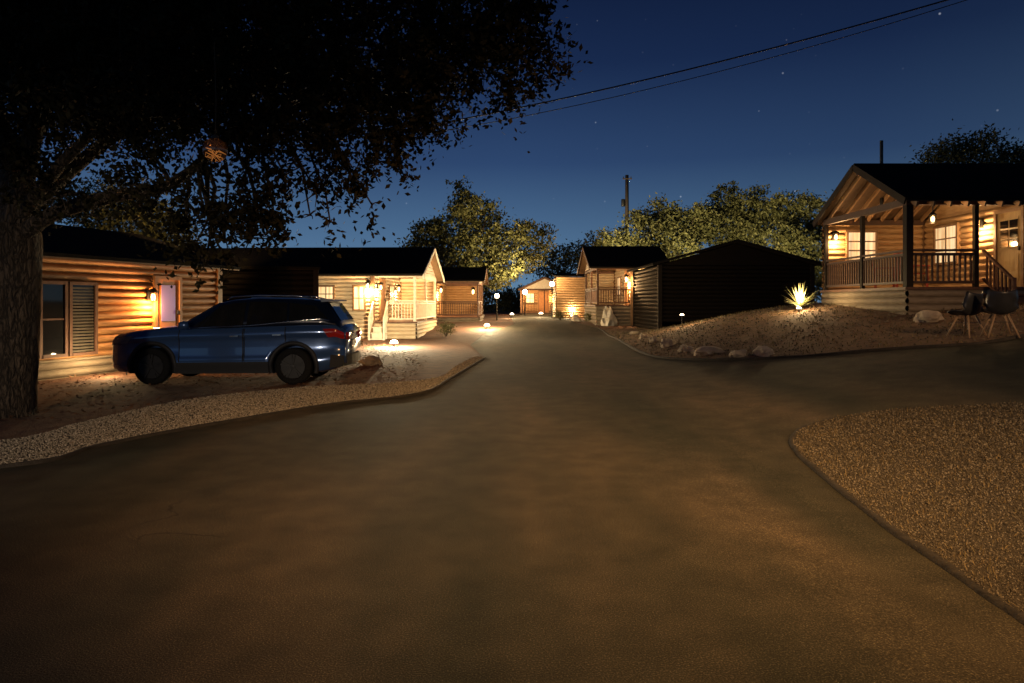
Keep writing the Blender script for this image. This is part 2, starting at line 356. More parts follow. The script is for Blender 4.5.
pebbles('gravel',island_poly,6400,.0035,.009,.02,'fine brown gravel filling the kerbed island at right foreground',M['pebble'],near=4.5)
pebbles('gravel',strip,2800,.006,.013,.012,'pale loose gravel along the curved left road edge',M['palepebble'],near=8)
MD=[p for p in mound if p[0]<14]+[(14,28),(6,28)]
pebbles('gravel',MD,50,.012,.026,.03,'scattered small stones over the planting mound below the right cabin',M['pebble'],near=12)
blades('dry_grass',MD,11000,.04,.12,.02,'short dry grass tufts on the planting mound',M['grass'],'grass')
blades('dry_grass',island_poly,14000,.02,.06,.02,'thin dry grass among the gravel of the right island',M['grass'],'grass',wd=.003)
yard=[(-12,7.8),(-5,9.5),(-2,13),(-2.4,20),(-5,27),(-8.5,22),(-9,17),(-10.5,12)]
blades('fallen_leaves',yard,10000,.05,.10,0.0,'fallen brown oak leaves over the dirt around the parked car',M['litter'],'leaves',lie=1)

# ------------------------------------------------------------ cabins
LK=2.2
def logs(mb,a,b,z0,z1,out,h=.18,dep=.085):
    n=max(1,round((z1-z0)/h)); hh=(z1-z0)/n; sg=6
    for i in range(n):
        vs=[];fs=[]
        for j in range(sg+1):
            o=dep*math.sin(PI*j/sg)**.75-.022; z=z0+hh*(i+j/sg)
            vs+=[(a[0]+out[0]*o,a[1]+out[1]*o,z),(b[0]+out[0]*o,b[1]+out[1]*o,z)]
        for j in range(sg): fs.append((2*j,2*j+1,2*j+3,2*j+2))
        mb.add(vs,fs)
class Cab:
    def __init__(s,label,loc,rot,Wd,D,pd,zd,ze,zr,wall='log',rail='rail',skirt='greyLog',ridge='v',ov=.35,ovf=.45,group=None,inleft=False,inright=False,infill=True,fascia=None,soffit=None,rafter=None):
        s.W,s.D,s.pd,s.zd,s.ze,s.zr=Wd,D,pd,zd,ze,zr; s.rail=rail; s.ridge=ridge
        s.r=empty('log_cabin',loc,rot,label,'cabin',group)
        mb=MB(); b0=-.4
        logs(mb,(0,pd),(Wd,pd),zd if pd>0 else b0+.4,ze,(0,-1))
        for u,o in ((0,-1),(Wd,1)): logs(mb,(u,pd),(u,D),b0,ze,(o,0))
        logs(mb,(0,D),(Wd,D),b0,ze,(0,1))
        if inleft: logs(mb,(0,0),(0,pd),zd,ze,(1,0)); logs(mb,(-.06,0),(-.06,pd),b0,ze,(-1,0))
        if inright: logs(mb,(Wd,0),(Wd,pd),zd,ze,(-1,0)); logs(mb,(Wd+.06,0),(Wd+.06,pd),b0,ze,(1,0))
        if ridge=='v':
            n=8
            for v,o in ((pd,-1),(D,1)):
                for i in range(n):
                    t0,t1=i/n,(i+1)/n; z0=ze+(zr-ze)*t0; z1=ze+(zr-ze)*t1
                    mb.add([(Wd/2*t0,v,z0),(Wd-Wd/2*t0,v,z0),(Wd-Wd/2*t1,v+.0,z1),(Wd/2*t1,v,z1)],[(0,1,2,3)])
        else:
            for u in (0,Wd): mb.add([(u,0,ze),(u,D,ze),(u,D/2,zr)],[(0,1,2)])
        mb.build('wall',M[wall],s.r,sm=True)
        for u in (0,Wd):
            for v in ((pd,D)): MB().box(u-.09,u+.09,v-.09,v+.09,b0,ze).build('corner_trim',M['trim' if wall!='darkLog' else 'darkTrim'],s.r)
        def slab(t0,t1,e0,e1):
            mb=MB()
            if ridge=='v':
                sl=(zr-ze)/(Wd/2); ze0=ze-ov*sl; v0,v1=-ovf-e0,D+ov+e0
                for a,c in (((-ov-e0,ze0-e0*sl),(Wd/2,zr)),((Wd+ov+e0,ze0-e0*sl),(Wd/2,zr))):
                    mb.add([(a[0],v0,a[1]+t0),(c[0],v0,c[1]+t0),(c[0],v1,c[1]+t0),(a[0],v1,a[1]+t0),(a[0],v0,a[1]+t1),(c[0],v0,c[1]+t1),(c[0],v1,c[1]+t1),(a[0],v1,a[1]+t1)],
                       [(0,1,2,3),(4,5,6,7),(0,1,5,4),(2,3,7,6),(3,0,4,7)])
            else:
                sl=(zr-ze)/(D/2); u0,u1=-ov-e0,Wd+ov+e0
                for a,c in (((-ovf-e0,ze-(ovf+e0)*sl),(D/2,zr)),((D+ov+e0,ze-(ov+e0)*sl),(D/2,zr))):
                    mb.add([(u0,a[0],a[1]+t0),(u0,c[0],c[1]+t0),(u1,c[0],c[1]+t0),(u1,a[0],a[1]+t0),(u0,a[0],a[1]+t1),(u0,c[0],c[1]+t1),(u1,c[0],c[1]+t1),(u1,a[0],a[1]+t1)],
                       [(0,1,2,3),(4,5,6,7),(0,1,5,4),(2,3,7,6),(3,0,4,7)])
            return mb
        s.roof=slab(.10,.18,.03,0).build('roof',M['shingle'],s.r)
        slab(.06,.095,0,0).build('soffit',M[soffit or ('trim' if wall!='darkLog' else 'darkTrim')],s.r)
        if pd>0:
            MB().box(-.05,Wd+.05,-.08,pd-.01,zd-.07,zd).build('porch_deck',M['rail'],s.r)
            sk=MB(); logs(sk,(0,0),(Wd,0),b0,zd-.07,(0,-1)); logs(sk,(0,0),(0,pd),b0,zd-.07,(-1,0)); logs(sk,(Wd,0),(Wd,pd),b0,zd-.07,(1,0))
            sk.build('skirt',M[skirt],s.r,sm=True)
            bm_=MB(); bm_.box(0.02,Wd-.02,-.02,.12,ze-.12,ze+.05); 
            for u in (.02,Wd-.12): bm_.box(u,u+.1,.12,pd-.06,ze-.12,ze+.04)
            bm_.build('beam',M[rail],s.r)
            if infill:
                g=MB(); n=8
                for i in range(n):
                    t0,t1=i/n,(i+1)/n-.012; z0=ze+.05+(zr-ze-.05)*t0; z1=ze+.05+(zr-ze-.05)*t1
                    g.add([(Wd/2*t0,0,z0),(Wd-Wd/2*t0,0,z0),(Wd-Wd/2*t1,.02,z1),(Wd/2*t1,.02,z1)],[(0,1,2,3)])
                g.build('gable',M['paleRail'],s.r)
            else:
                sl=(zr-ze)/(Wd/2)
                for k in range(8):
                    v=.1+k*.42
                    for sg in (0,1):
                        a=(-ov,v,ze-ov*sl) if not sg else (Wd+ov,v,ze-ov*sl)
                        MB().beam((a[0],a[1],a[2]-.01),(Wd/2,v,zr-.01),.05,.12).build('rafter',M[rafter or rail],s.r)
                MB().box(Wd/2-.05,Wd/2+.05,-.1,pd-.1,zr-.16,zr-.02).build('ridge_beam',M[rail],s.r)
            sl=(zr-ze)/(Wd/2)
            for a in (-ov,Wd+ov): MB().beam((a,-ovf-.05,ze-ov*sl+.06),(Wd/2,-ovf-.05,zr+.06),.04,.18).build('fascia',M[fascia or rail],s.r)
    def post(s,u,v,w=.11,m=None):
        MB().box(u-w/2,u+w/2,v-w/2,v+w/2,s.zd,s.ze-.12).build('porch_post',M[m or s.rail],s.r)
    def railing(s,a,b,h=.92,m=None,z=None):
        z0=s.zd if z is None else z; a=Vector((*a,z0));b=Vector((*b,z0)); mb=MB(); up=Vector((0,0,1))
        mb.beam(a+up*h,b+up*h,.09,.05); mb.beam(a+up*.12,b+up*.12,.05,.06); mb.beam(a+up*(h-.1),b+up*(h-.1),.04,.07)
        n=max(2,int((b-a).length/.13))
        for k in range(1,n):
            p=a.lerp(b,k/n); mb.beam(p+up*.13,p+up*(h-.1),.04,.04)
        mb.build('railing',M[m or s.rail],s.r)
    def fp(s,side,t,o):
        if side=='front': return (t,s.pd-o)
        if side=='inleft': return (o,t)
        if side=='left': return (-o,t)
        return (s.W+o,t)
    def fb(s,mb,side,s0,s1,z0,z1,o0,o1):
        a=s.fp(side,s0,o0); b=s.fp(side,s1,o1)
        mb.box(min(a[0],b[0]),max(a[0],b[0]),min(a[1],b[1]),max(a[1],b[1]),z0,z1)
    def window(s,side,s0,s1,z0,z1,pane='curtain',mun=(1,1),fm='trim',blind=False):
        mb=MB(); f=.07
        s.fb(mb,side,s0-f,s0,z0-f,z1+f,.0,.12); s.fb(mb,side,s1,s1+f,z0-f,z1+f,.0,.12)
        s.fb(mb,side,s0,s1,z1,z1+f,.0,.118); s.fb(mb,side,s0,s1,z0-f,z0,.0,.135)
        for k in range(mun[0]):
            c=s0+(s1-s0)*(k+1)/(mun[0]+1); s.fb(mb,side,c-.02,c+.02,z0,z1,.08,.1)
        for k in range(mun[1]):
            c=z0+(z1-z0)*(k+1)/(mun[1]+1); s.fb(mb,side,s0,s1,c-.02,c+.02,.08,.098)
        wo=mb.build('window',M[fm],s.r)
        p=MB(); s.fb(p,side,s0,s1,z0,z1,.0,.082); p.build('pane',M[pane],wo)
        if blind:
            b=MB(); n=int((z1-z0)/.07)
            for k in range(n): s.fb(b,side,s0+.02,s1-.02,z0+.07*k+.01,z0+.07*k+.055,.083,.09)
            b.build('blind',M['blind'],wo)
        return wo
    def door(s,side,s0,s1,z0,z1,m='odoor',glass=None,panes=False):
        d=MB(); s.fb(d,side,s0,s1,z0,z1,.0,.08)
        for a,b in ((.08,.45),(.52,.92)): s.fb(d,side,s0+.12,s1-.12,z0+(z1-z0)*a,z0+(z1-z0)*b,.08,.09)
        do=d.build('door',M[m],s.r)
        f=MB(); s.fb(f,side,s0-.09,s0,z0,z1+.09,.0,.12); s.fb(f,side,s1,s1+.09,z0,z1+.09,.0,.12); s.fb(f,side,s0,s1,z1,z1+.09,.0,.118)
        f.build('frame',M['trim'],do)
        h=MB(); s.fb(h,side,s1-.1,s1-.06,z0+.95,z0+1.05,.08,.13); h.build('handle',M['metal'],do)
        if glass:
            g=MB(); s.fb(g,side,s0+.14,s1-.14,z0+(z1-z0)*.42,z1-.14,.09,.102); g.build('glass',M[glass],do)
        if panes:
            sm_=(s0+s1)/2
            for a,b in ((s0+.14,sm_-.03),(sm_+.03,s1-.14)):
                for q in range(3):
                    z_=z0+(z1-z0)*(.54+.125*q); g=MB(); s.fb(g,side,a,b,z_,z_+.2,.09,.1); g.build('glass',M['glass'],do)
    def lantern(s,side,t,z,pw=60,col=(1,.56,.22),free=None,k=1):
        if free: x,y=free
        else: x,y=s.fp(side,t,.14+.07*k)
        mb=MB()
        if not free:
            s.fb(mb,side,t-.05,t+.05,z-.1,z+.18,.0,.09); a=s.fp(side,t,.08); mb.beam((a[0],a[1],z+.15*k),(x,y,z+.15*k),.025,.025)
        else: mb.beam((x,y,z+.15*k),(x,y,s.ze),.02,.02)
        mb.lathe([(.0,.2*k+z),(.03*k,.19*k+z),(.1*k,.12*k+z),(.1*k,.105*k+z),(.0,.105*k+z)],(x,y,0),n=10)
        for a in range(4):
            q=PI/4+a*PI/2; mb.beam((x+.075*k*math.cos(q),y+.075*k*math.sin(q),z+.11*k),(x+.06*k*math.cos(q),y+.06*k*math.sin(q),z-.1*k),.012,.012)
        mb.lathe([(0,-.1*k),(.06*k,-.1*k),(.06*k,-.115*k),(0,-.115*k)],(x,y,z),n=10)
        lo=mb.build('lantern',M['metal'],s.r)
        b=MB(); b.lathe([(.005,-.09*k),(.04*k,-.07*k),(.05*k,0),(.035*k,.06*k),(.005,.085*k)],(x,y,z),n=12); b.build('bulb',M['bulb'],lo,sm=True)
        lamp((x,y,z-.22*k),pw*LK,col,.06,s.r)
    def steps(s,u0,u1,v0,v1,n,axis,sgn,m=None,drop=None):
        mb=MB(); dz=(drop or s.zd)/(n+0.0)
        for k in range(n):
            z1=s.zd-dz*(k+1)+.02
            a=u0+sgn*.27*k; b=u0+sgn*.27*(k+1); mb.box(min(a,b),max(a,b),v0,v1,z1-.05,z1)
            mb.box(min(a,b)+.1,max(a,b)-.1,v0+.02,v1-.02,-.4,z1-.051)
        mb.build('steps',M[m or s.rail],s.r)
        for v in (v0,v1):
            r=MB(); a=Vector((u0+sgn*.05,v,s.zd)); b=Vector((u0+sgn*.27*n,v,.02)); up=Vector((0,0,1))
            r.beam(a+up*.9,b+up*.9,.07,.05); r.beam(b-up*.3,b+up*.95,.08,.08); r.beam(a+up*.2,b+up*.2,.05,.05)
            for k in range(1,8):
                p=a.lerp(b,k/8); r.beam(p+up*.2,p+up*.88,.035,.035)
            r.build('stair_railing',M[m or s.rail],s.r)

# right near cabin
g=1.22; CR_=(1,.59,.25)
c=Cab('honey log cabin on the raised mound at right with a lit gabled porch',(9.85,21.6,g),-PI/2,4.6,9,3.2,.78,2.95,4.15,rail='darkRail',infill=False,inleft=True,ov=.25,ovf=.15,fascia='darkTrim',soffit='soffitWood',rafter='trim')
for u,v,wd in ((.08,.06,.1),(2.3,.06,.1),(4.52,.06,.17),(4.52,1.75,.1)): c.post(u,v,wd,'darkTrim')
c.railing((.1,.06),(4.5,.06)); c.railing((4.54,.1),(4.54,1.75))
c.window('inleft',.75,1.6,1.75,2.6,'curtain',(1,2)); c.window('front',.7,1.7,1.6,2.65,'curtain',(1,2)); c.door('front',3.35,4.25,.78,2.75,'door',panes=True)
c.lantern('inleft',.3,2.45,50,CR_,k=1.0); c.lantern('front',2.75,2.55,66,CR_,k=1.05); c.lantern('front',0,2.5,36,CR_,free=(4.4,.75),k=.9)
c.steps(4.6,0,1.85,2.95,4,'u',1,'rail')
MB().tube([(1.0,1.3,3.2),(1.0,1.3,5.28)],.05,8).build('vent_pipe',M['metal'],c.roof)
def porch_chair(label,x,y,z,rz):
    r=empty('porch_chair',(x,y,z),rz,label,'chair','red slatted chairs on the right porch')
    s_=MB()
    for k in range(5): s_.box(-.25,.25,-.24+.1*k,-.16+.1*k,.40,.425)
    s_.build('seat',M['redwood'],r)
    b=MB()
    for k in range(5): b.beam((-.2+.1*k,.24,.40),(-.2+.1*k,.40,1.0),.075,.02,up=(0,1,0))
    b.beam((-.25,.33,.72),(.25,.33,.72),.03,.05); b.build('backrest',M['redwood'],r)
    for sx in (-1,1):
        MB().beam((sx*.28,-.22,0),(sx*.28,-.22,.62),.05,.05).build('leg',M['redwood'],r); MB().beam((sx*.28,.26,0),(sx*.28,.24,.62),.05,.05).build('leg',M['redwood'],r)
        MB().box(sx*.28-.05,sx*.28+.05,-.28,.30,.62,.645).build('armrest',M['redwood'],r)
porch_chair('red slatted porch chair behind the rail left of its twin',11.1,20.3,2.0,math.radians(60))
porch_chair('red slatted porch chair behind the rail nearer the porch post',11.2,19.1,2.0,math.radians(100))
# middle right lit cabin
c=Cab('pale log cabin right of the street with a tall corner porch',(4.6,43,.5),-PI/2,6,3.6,1.9,1.0,3.05,4.25,wall='paleLog',rail='rail',ov=.4,ovf=.4,inleft=True)
for u in (.08,3,5.92): c.post(u,.06)
c.railing((.1,.06),(5.9,.06)); c.railing((5.94,.1),(5.94,1.85))
c.window('right',2.35,3.0,1.5,2.6,'curtain'); c.door('front',4.3,5.2,1.0,3.0-.1,'odoor'); c.window('front',1.5,2.6,1.6,2.6)
c.lantern('right',2.15,2.6,260,k=1.6); c.lantern('front',5.6,2.4,220,k=1.5)
# dark right cabin
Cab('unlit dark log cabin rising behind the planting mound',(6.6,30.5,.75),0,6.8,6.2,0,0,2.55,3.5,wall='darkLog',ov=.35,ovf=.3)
# left near cabin
A=Vector((-10.05,14.1)); B=Vector((-8.45,19.6)); dr=(B-A).normalized(); A2=A-dr*5; rot=math.atan2(dr.y,dr.x)
def wu(px):
    k=(px-512)/F; return (k*A2.y-A2.x)/(dr.x-k*dr.y)
c=Cab('orange lit log cabin behind the parked blue car',(A2.x,A2.y,0),rot,(B-A2).length,6,0,0,2.62,3.5,wall='orangeLog',ridge='u',ov=.3,ovf=.5)
sk=MB(); logs(sk,(5,-.09),((B-A2).length+.04,-.09),-.2,.34,(0,-1),.18); sk.box(5,(B-A2).length+.04,-.14,-.0,.345,.385); sk.build('skirt',M['greyLog'],c.r)
c.window('front',wu(36)+.05,wu(63)-.05,.5,2.0,'glass',(0,1),'rail'); c.window('front',wu(65)+.08,wu(93)-.05,.5,2.0,'glass',(0,0),'rail',blind=True)
c.door('front',wu(154),wu(176),.36,2.2,'odoor','purple')
c.lantern('front',wu(146),1.75,120,(1,.38,.09),k=1.1)
# dark left cabin, its end wall turned edge-on to the street
a_=math.radians(16.5)
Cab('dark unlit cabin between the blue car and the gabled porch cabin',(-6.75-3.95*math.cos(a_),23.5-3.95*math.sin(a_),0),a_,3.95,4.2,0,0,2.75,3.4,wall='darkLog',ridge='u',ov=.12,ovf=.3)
# left cabin with porch
c=Cab('pale log cabin with lit gabled porch left of the street',(-4.3,30.5,.02),PI/2-math.radians(2),6.2,9,1.95,.75,2.85,4.15,wall='paleLog',rail='paleRail',skirt='paleLog',ov=.35,ovf=.35,inright=True)
for u in (.08,3.1,6.12): c.post(u,.06,.11)
c.railing((.1,.06),(6.1,.06)); c.railing((.06,.1),(.06,1.2))
c.window('left',2.3,2.75,1.3,2.3,'curtain'); c.window('left',3.7,4.35,1.35,2.3,'curtain',(1,2)); c.window('front',3.2,4.2,1.5,2.4)
c.door('front',1.2,2.1,.75,2.7,'odoor')
c.lantern('left',2.1,2.35,150,k=1.25); c.lantern('front',.7,2.3,130,k=1.25); c.lantern('front',4.8,2.3,100,k=1.25)
c.steps(0,0,1.25,1.9,3,'u',-1,'paleRail')
# third left cabin
c=Cab('small porch cabin further up the left side of the street',(-2.0,41,.48),PI/2,6,8,2.6,.3,2.4,3.25,rail='rail',ov=.3,ovf=.3,inright=True)
for u in (.08,3,5.92): c.post(u,.06)
c.railing((.1,.06),(5.9,.06)); c.railing((.06,.1),(.06,2.5))
c.window('left',3.2,3.8,1.1,2.0,'curtain'); c.door('front',2,2.9,.3,2.3,'odoor')
c.lantern('front',.9,1.9,180,k=1.5); c.lantern('front',0,1.8,120,free=(.3,.35),k=1.5)
# end of street cabin
c=Cab('tiny lit porch cabin at the far end of the street',(.9,64,.5),0,4.3,6,2,.2,2.4,3.4,rail='rail',ov=.3,ovf=.3)
for u in (.08,2.15,4.22): c.post(u,.06)
c.railing((.1,.06),(1.5,.06)); c.railing((2.6,.06),(4.2,.06))
c.window('front',.5,1.2,1.1,2.0); c.door('front',1.7,2.6,.2,2.2,'odoor')
c.lantern('front',.5,2.0,200,free=(.4,.4),k=2.0); c.lantern('front',3.2,1.9,140,k=1.8)
# log shed
r=empty('storage_shed',(3.25,50,.5),0,'small log shed at the street end beside the middle right cabin','shed')
mb=MB(); logs(mb,(0,0),(2.24,0),0,3.0,(0,-1)); logs(mb,(0,0),(0,3),0,3.0,(-1,0)); logs(mb,(2.24,0),(2.24,3),0,3.0,(1,0)); logs(mb,(0,3),(2.24,3),0,3.0,(0,1)); mb.build('wall',M['log'],r,sm=True)
mb=MB(); mb.beam((1.12,-.25,3.05),(1.12,3.2,3.35),2.6,.08); mb.build('roof',M['shingle'],r)

# ------------------------------------------------------------ parked car
def make_car():
    r=empty('parked_car',(-5.74,14.45,-.03),math.radians(.6),'blue sport utility car parked facing left under the oak','car')
    ip=np.interp
    XW=[-2.38,-2.34,-2.25,-2.05,-1.7,-1.2,0,1.4,1.9,2.2,2.32,2.38]; WW=[.55,.66,.76,.85,.90,.915,.92,.92,.90,.86,.81,.74]
    ZB=([-2.38,-2.2,-1.9,1.9,2.2,2.38],[.36,.24,.22,.24,.30,.40])
    ZT=([-2.38,-2.33,-2.2,-1.9,-1.3,-1.0,0,1.6,2.2,2.38],[.82,.92,.99,1.05,1.11,1.13,1.15,1.21,1.21,1.09])
    Fs=[0,0,.05,.2,.34,.36,.55,.70,.76,.79,.87,.95,1,1,1]; Ws=[0,.8,.95,.985,.985,.965,.955,.955,.962,.985,.975,.935,.87,.5,0]; Cr=[0]*12+[0,.035,.045]
    NF=len(Fs); lim=slice(2,NF-2)
    def half(x):
        w=ip(x,XW,WW); zb=ip(x,*ZB); zt=ip(x,*ZT); return [(Ws[i]*w,zb+Fs[i]*(zt-zb)+Cr[i]) for i in range(NF)]
    def side(x,f,sg,o=.004):
        w=ip(x,XW,WW); zb=ip(x,*ZB); zt=ip(x,*ZT); y=w*ip(f,Fs[lim],Ws[lim])+o
        return (x,sg*y,zb+f*(zt-zb))
    st=sorted(set(list(np.linspace(-2.38,2.38,41))+[-2.36,-2.33,-2.3,2.3,2.34,2.36]))
    secs=[]
    for x in st:
        h=half(x); secs.append([(x,-y,z) for y,z in h]+[(x,y,z) for y,z in h[-2:0:-1]])
    mb=MB(); mb.loft(secs); body=mb.build('body',M['paint'],r,sm=True)
    bm=bmesh.new(); bm.from_mesh(body.data); bmesh.ops.remove_doubles(bm,verts=bm.verts,dist=1e-5); bmesh.ops.recalc_face_normals(bm,faces=bm.faces); bm.to_mesh(body.data); bm.free()
    cut=MB()
    for wx in (-1.42,1.38):
        for sg in (-1,1): cut.lathe([(.43,sg*.62),(.43,sg*1.3)],(wx,0,.37),'y',32)
    cu=cut.build('cutter',M['plastic']); 
    bm=bmesh.new(); bm.from_mesh(cu.data); bmesh.ops.recalc_face_normals(bm,faces=bm.faces); bm.to_mesh(cu.data); bm.free()
    cu.parent=r
    md=body.modifiers.new('b','BOOLEAN'); md.object=cu; md.operation='DIFFERENCE'; md.solver='EXACT'
    bpy.context.view_layer.update(); dg=bpy.context.evaluated_depsgraph_get()
    me=bpy.data.meshes.new_from_object(body.evaluated_get(dg)); body.modifiers.clear(); body.data=me
    bpy.data.objects.remove(cu)
    if len(me.materials)==0: me.materials.append(M['paint'])
    for wx in (-1.42,1.38):
        for sg in (-1,1):
            wl=MB(); n=24; vs=[]
            for k in range(n+1):
                a=-.35+(PI+.7)*k/n
                for yy in (.6,.90): vs.append((wx+.422*math.cos(a),sg*yy,.37+.422*math.sin(a)))
            wl.add(vs,[(2*k,2*k+1,2*k+3,2*k+2) for k in range(n)])
            wl.build('wheel_well',M['plastic'],r)
    ZR=([-1.02,-.2,.1,.6,1.3,1.96,2.29],[1.14,1.64,1.70,1.735,1.725,1.68,1.20])
    WB=([-1.02,-.5,0,1.5,2.29],[.80,.84,.85,.84,.78]); WR=([-1.02,-.2,.6,1.96,2.29],[.76,.62,.625,.58,.70])
    zb2=lambda x: ip(x,*ZT)-.02
    def gp(x,t,sg,o=0):
        zr=ip(x,*ZR); zt=max(zr-.05,zb2(x)+.001); wb=ip(x,*WB); wr=ip(x,*WR)
        return (x,sg*(wb+(wr-wb)*t+o),zb2(x)+(zt-zb2(x))*t)
    secs=[]
    for x in sorted(set(list(np.linspace(-1.02,2.29,34))+[-.2,1.96])):
        zr=max(ip(x,*ZR),zb2(x)+.005); wr=ip(x,*WR)
        h=[gp(x,t,1)[1:] for t in (0,.25,.5,.75,1)]+[(wr*.94,zr-.018),(wr*.82,zr-.002),(wr*.4,zr+.012),(0,zr+.015)]
        h=[(0,zb2(x)-.05)]+h
        secs.append([(x,-y,z) for y,z in h]+[(x,y,z) for y,z in h[-2:0:-1]])
    MB().loft(secs).build('cabin_roof',M['roofreflect'],r,sm=True)
    def panel(mb,fn,xa,xb,ta,tb,n=10,m=4):
        vs=[];fs=[]
        for i in range(n+1):
            for j in range(m+1):
                t=j/m; x0=xa[0]+(xa[1]-xa[0])*t; x1=xb[0]+(xb[1]-xb[0])*t; x=x0+(x1-x0)*i/n
                vs.append(fn(x,ta+(tb-ta)*t))
        for i in range(n):
            for j in range(m): a=i*(m+1)+j; fs.append((a,a+1,a+m+2,a+m+1))
        mb.add(vs,fs)
    def dlo(x):
        lo=.25
        for wx in (-1.42,1.38):
            q=.52**2-(x-wx)**2
            if q>0:
                z=.37+math.sqrt(q); zb=ip(x,*ZB); zt=ip(x,*ZT); lo=max(lo,(z-zb)/(zt-zb))
        return lo
    def wtap(x,t):
        lo=.08+.22*max(0,(x-.4)/1.6)**1.3; hi=.95-.13*max(0,(x-.9)/1.1); return lo+(hi-lo)*t
    for sg in (-1,1):
        for xa,xb in (((-.80,-.17),(.36,.36)),((.43,.43),(1.22,1.18)),((1.27,1.23),(2.04,1.76))):
            g=MB(); panel(g,lambda x,t:gp(x,wtap(x,t),sg,.008),xa,xb,0,1); g.build('side_window',M['glass'],r,sm=True)
        wt=MB()
        wt.tube([gp(x,wtap(x,-.03),sg,.012) for x in np.linspace(-.86,2.06,16)],.011,6); wt.build('window_trim',M['chrome'],r,sm=True)
        for x0,x1 in ((-.88,.38),(.41,1.22)):
            d=MB()
            def dfn(x,t):
                lo=dlo(x); return side(x,lo+(.95-lo)*t,sg,.007)
            panel(d,dfn,(x0,x0),(x1,x1),0,1,18,20)
            do=d.build('door',M['paint'],r,sm=True)
            se=MB(); 
            for xx in (x0,x1): se.tube([(lambda q:(q[0],q[1]+sg*.003,q[2]))(dfn(xx,t)) for t in np.linspace(0,1,9)],.009,6)
            se.build('seam',M['plastic'],do)
            hx=x1-.24; p=side(hx,.80,sg,.03); q=side(hx+.17,.80,sg,.03)
            MB().beam(p,q,.03,.03).build('handle',M['chrome'],do)
        sl=MB(); panel(sl,lambda x,f:side(x,f,sg,.02),(-.93,-.93),(.89,.89),.0,.245,14,3); sl.build('sill',M['plastic'],r,sm=True)
        for wx in (-1.42,1.38):
            ar=MB(); n=28; vs=[];fs=[]
            for k in range(n+1):
                a=-.30+(PI+.60)*k/n
                for rr,o in ((.418,-.06),(.418,.018),(.50,.014),(.505,-.01)):
                    x=wx+rr*math.cos(a); z=.37+rr*math.sin(a); zb=ip(x,*ZB); zt=ip(x,*ZT); f=(z-zb)/(zt-zb)
                    y=ip(x,XW,WW)*ip(np.clip(f,0,1),Fs[lim],Ws[lim])+o; vs.append((x,sg*y,z))
            for k in range(n):
                for j in range(3): fs.append((k*4+j,k*4+j+1,k*4+j+5,k*4+j+4))
            ar.add(vs,fs); ar.build('wheel_arch',M['plastic'],r,sm=True)
        h=MB(); panel(h,lambda x,f:side(x,f,sg,.008),(-2.33,-2.30),(-1.93,-1.80),.74,.90,8,4); h.build('headlight',M['lamp'],r,sm=True)
        t=MB(); panel(t,lambda x,f:side(x,f,sg,.010),(2.06,1.96),(2.36,2.36),.72,.90,8,4); 
        t.beam((2.385,sg*.36,.95),(2.37,sg*.70,.97),.05,.14); t.build('taillight',M['red'],r,sm=True)
        mi=MB(); mi.loft([[(-.72+sx*.10*q,sg*(.88+yy),1.19+.085*cz*q) for sx,cz in ((-1,-.6),(-.9,.7),(0,1),(.9,.7),(.9,-.7),(0,-1))] for yy,q in ((.0,.3),(.06,.8),(.12,1),(.19,.95),(.22,.6))]); mi.build('side_mirror',M['paint'],r,sm=True)
        rl=MB(); rl.tube([(-.05,sg*.56,1.69),(.05,sg*.56,1.75),(.6,sg*.56,1.785),(1.4,sg*.545,1.77),(1.7,sg*.54,1.70)],.017,8); rl.build('roof_rail',M['chrome'],r,sm=True)
        for wx in (-1.42,1.38):
            tp=[(.22,-.11),(.30,-.118),(.345,-.112),(.365,-.09),(.37,-.04),(.37,.04),(.365,.09),(.345,.112),(.30,.118),(.22,.11)]
            wh=MB(); wh.lathe(tp,(wx,sg*.80,.37),'y',36); wo=wh.build('wheel',M['tyre'],r,sm=True)
            bk=MB(); bk.lathe([(.235,0),(.02,0)],(wx,sg*.865,.37),'y',24); bk.build('hub_back',M['rimback'],wo)
            ri=MB(); yo=sg*.915
            ri.lathe([(.235,sg*.112),(.25,sg*.122),(.262,sg*.112),(.262,sg*.05),(.235,sg*.05)],(wx,sg*.80,.37),'y',36)
            ri.lathe([(.05,0),(.045,sg*.02),(.0,sg*.022)],(wx,yo,.37),'y',16)
            for k in range(5):
                a=2*PI*k/5+.3
                for da in (-.14,.14):
                    ri.beam((wx+.03*math.cos(a),yo-sg*.005,.37+.03*math.sin(a)),(wx+.245*math.cos(a+da),yo,.37+.245*math.sin(a+da)),.035,.035,up=(0,1,0))
            ri.build('rim',M['rimm'],wo)
    ws=MB()
    def top(x,t,o=.008): 
        wr=ip(x,*WR)*.88; return (x-o*.6,(-1+2*t)*wr,ip(x,*ZR)+.012*(1-abs(-1+2*t))+o)
    def rear(x,t):
        p=top(x,t); return (p[0]+.014,p[1],p[2]+.004)
    panel(ws,top,(-.95,-.95),(-.22,-.22),0,1,8,8); ws.build('windshield',M['glass'],r,sm=True)
    rw=MB(); panel(rw,rear,(2.0,2.0),(2.25,2.25),0.02,.98,6,8); rw.build('rear_window',M['glass'],r,sm=True)
    sp_=MB(); sp_.loft([[(1.83,y,1.722),(2.10,y,1.695),(2.11,y,1.67),(1.85,y,1.65)] for y in (-.58,-.3,0,.3,.58)]); sp_.build('spoiler',M['roofreflect'],r)
    bp=MB(); bp.loft([[(2.10,y*1.12,.34),(2.42-.12*abs(y)**2,y,.36),(2.43-.12*abs(y)**2,y,.58),(2.12,y*1.12,.60)] for y in (-.80,-.6,-.3,0,.3,.6,.80)]); bp.build('rear_bumper',M['plastic'],r)
    MB().box(2.385,2.40,-.16,.16,.74,.85).build('licence_plate',M['plate'],r)
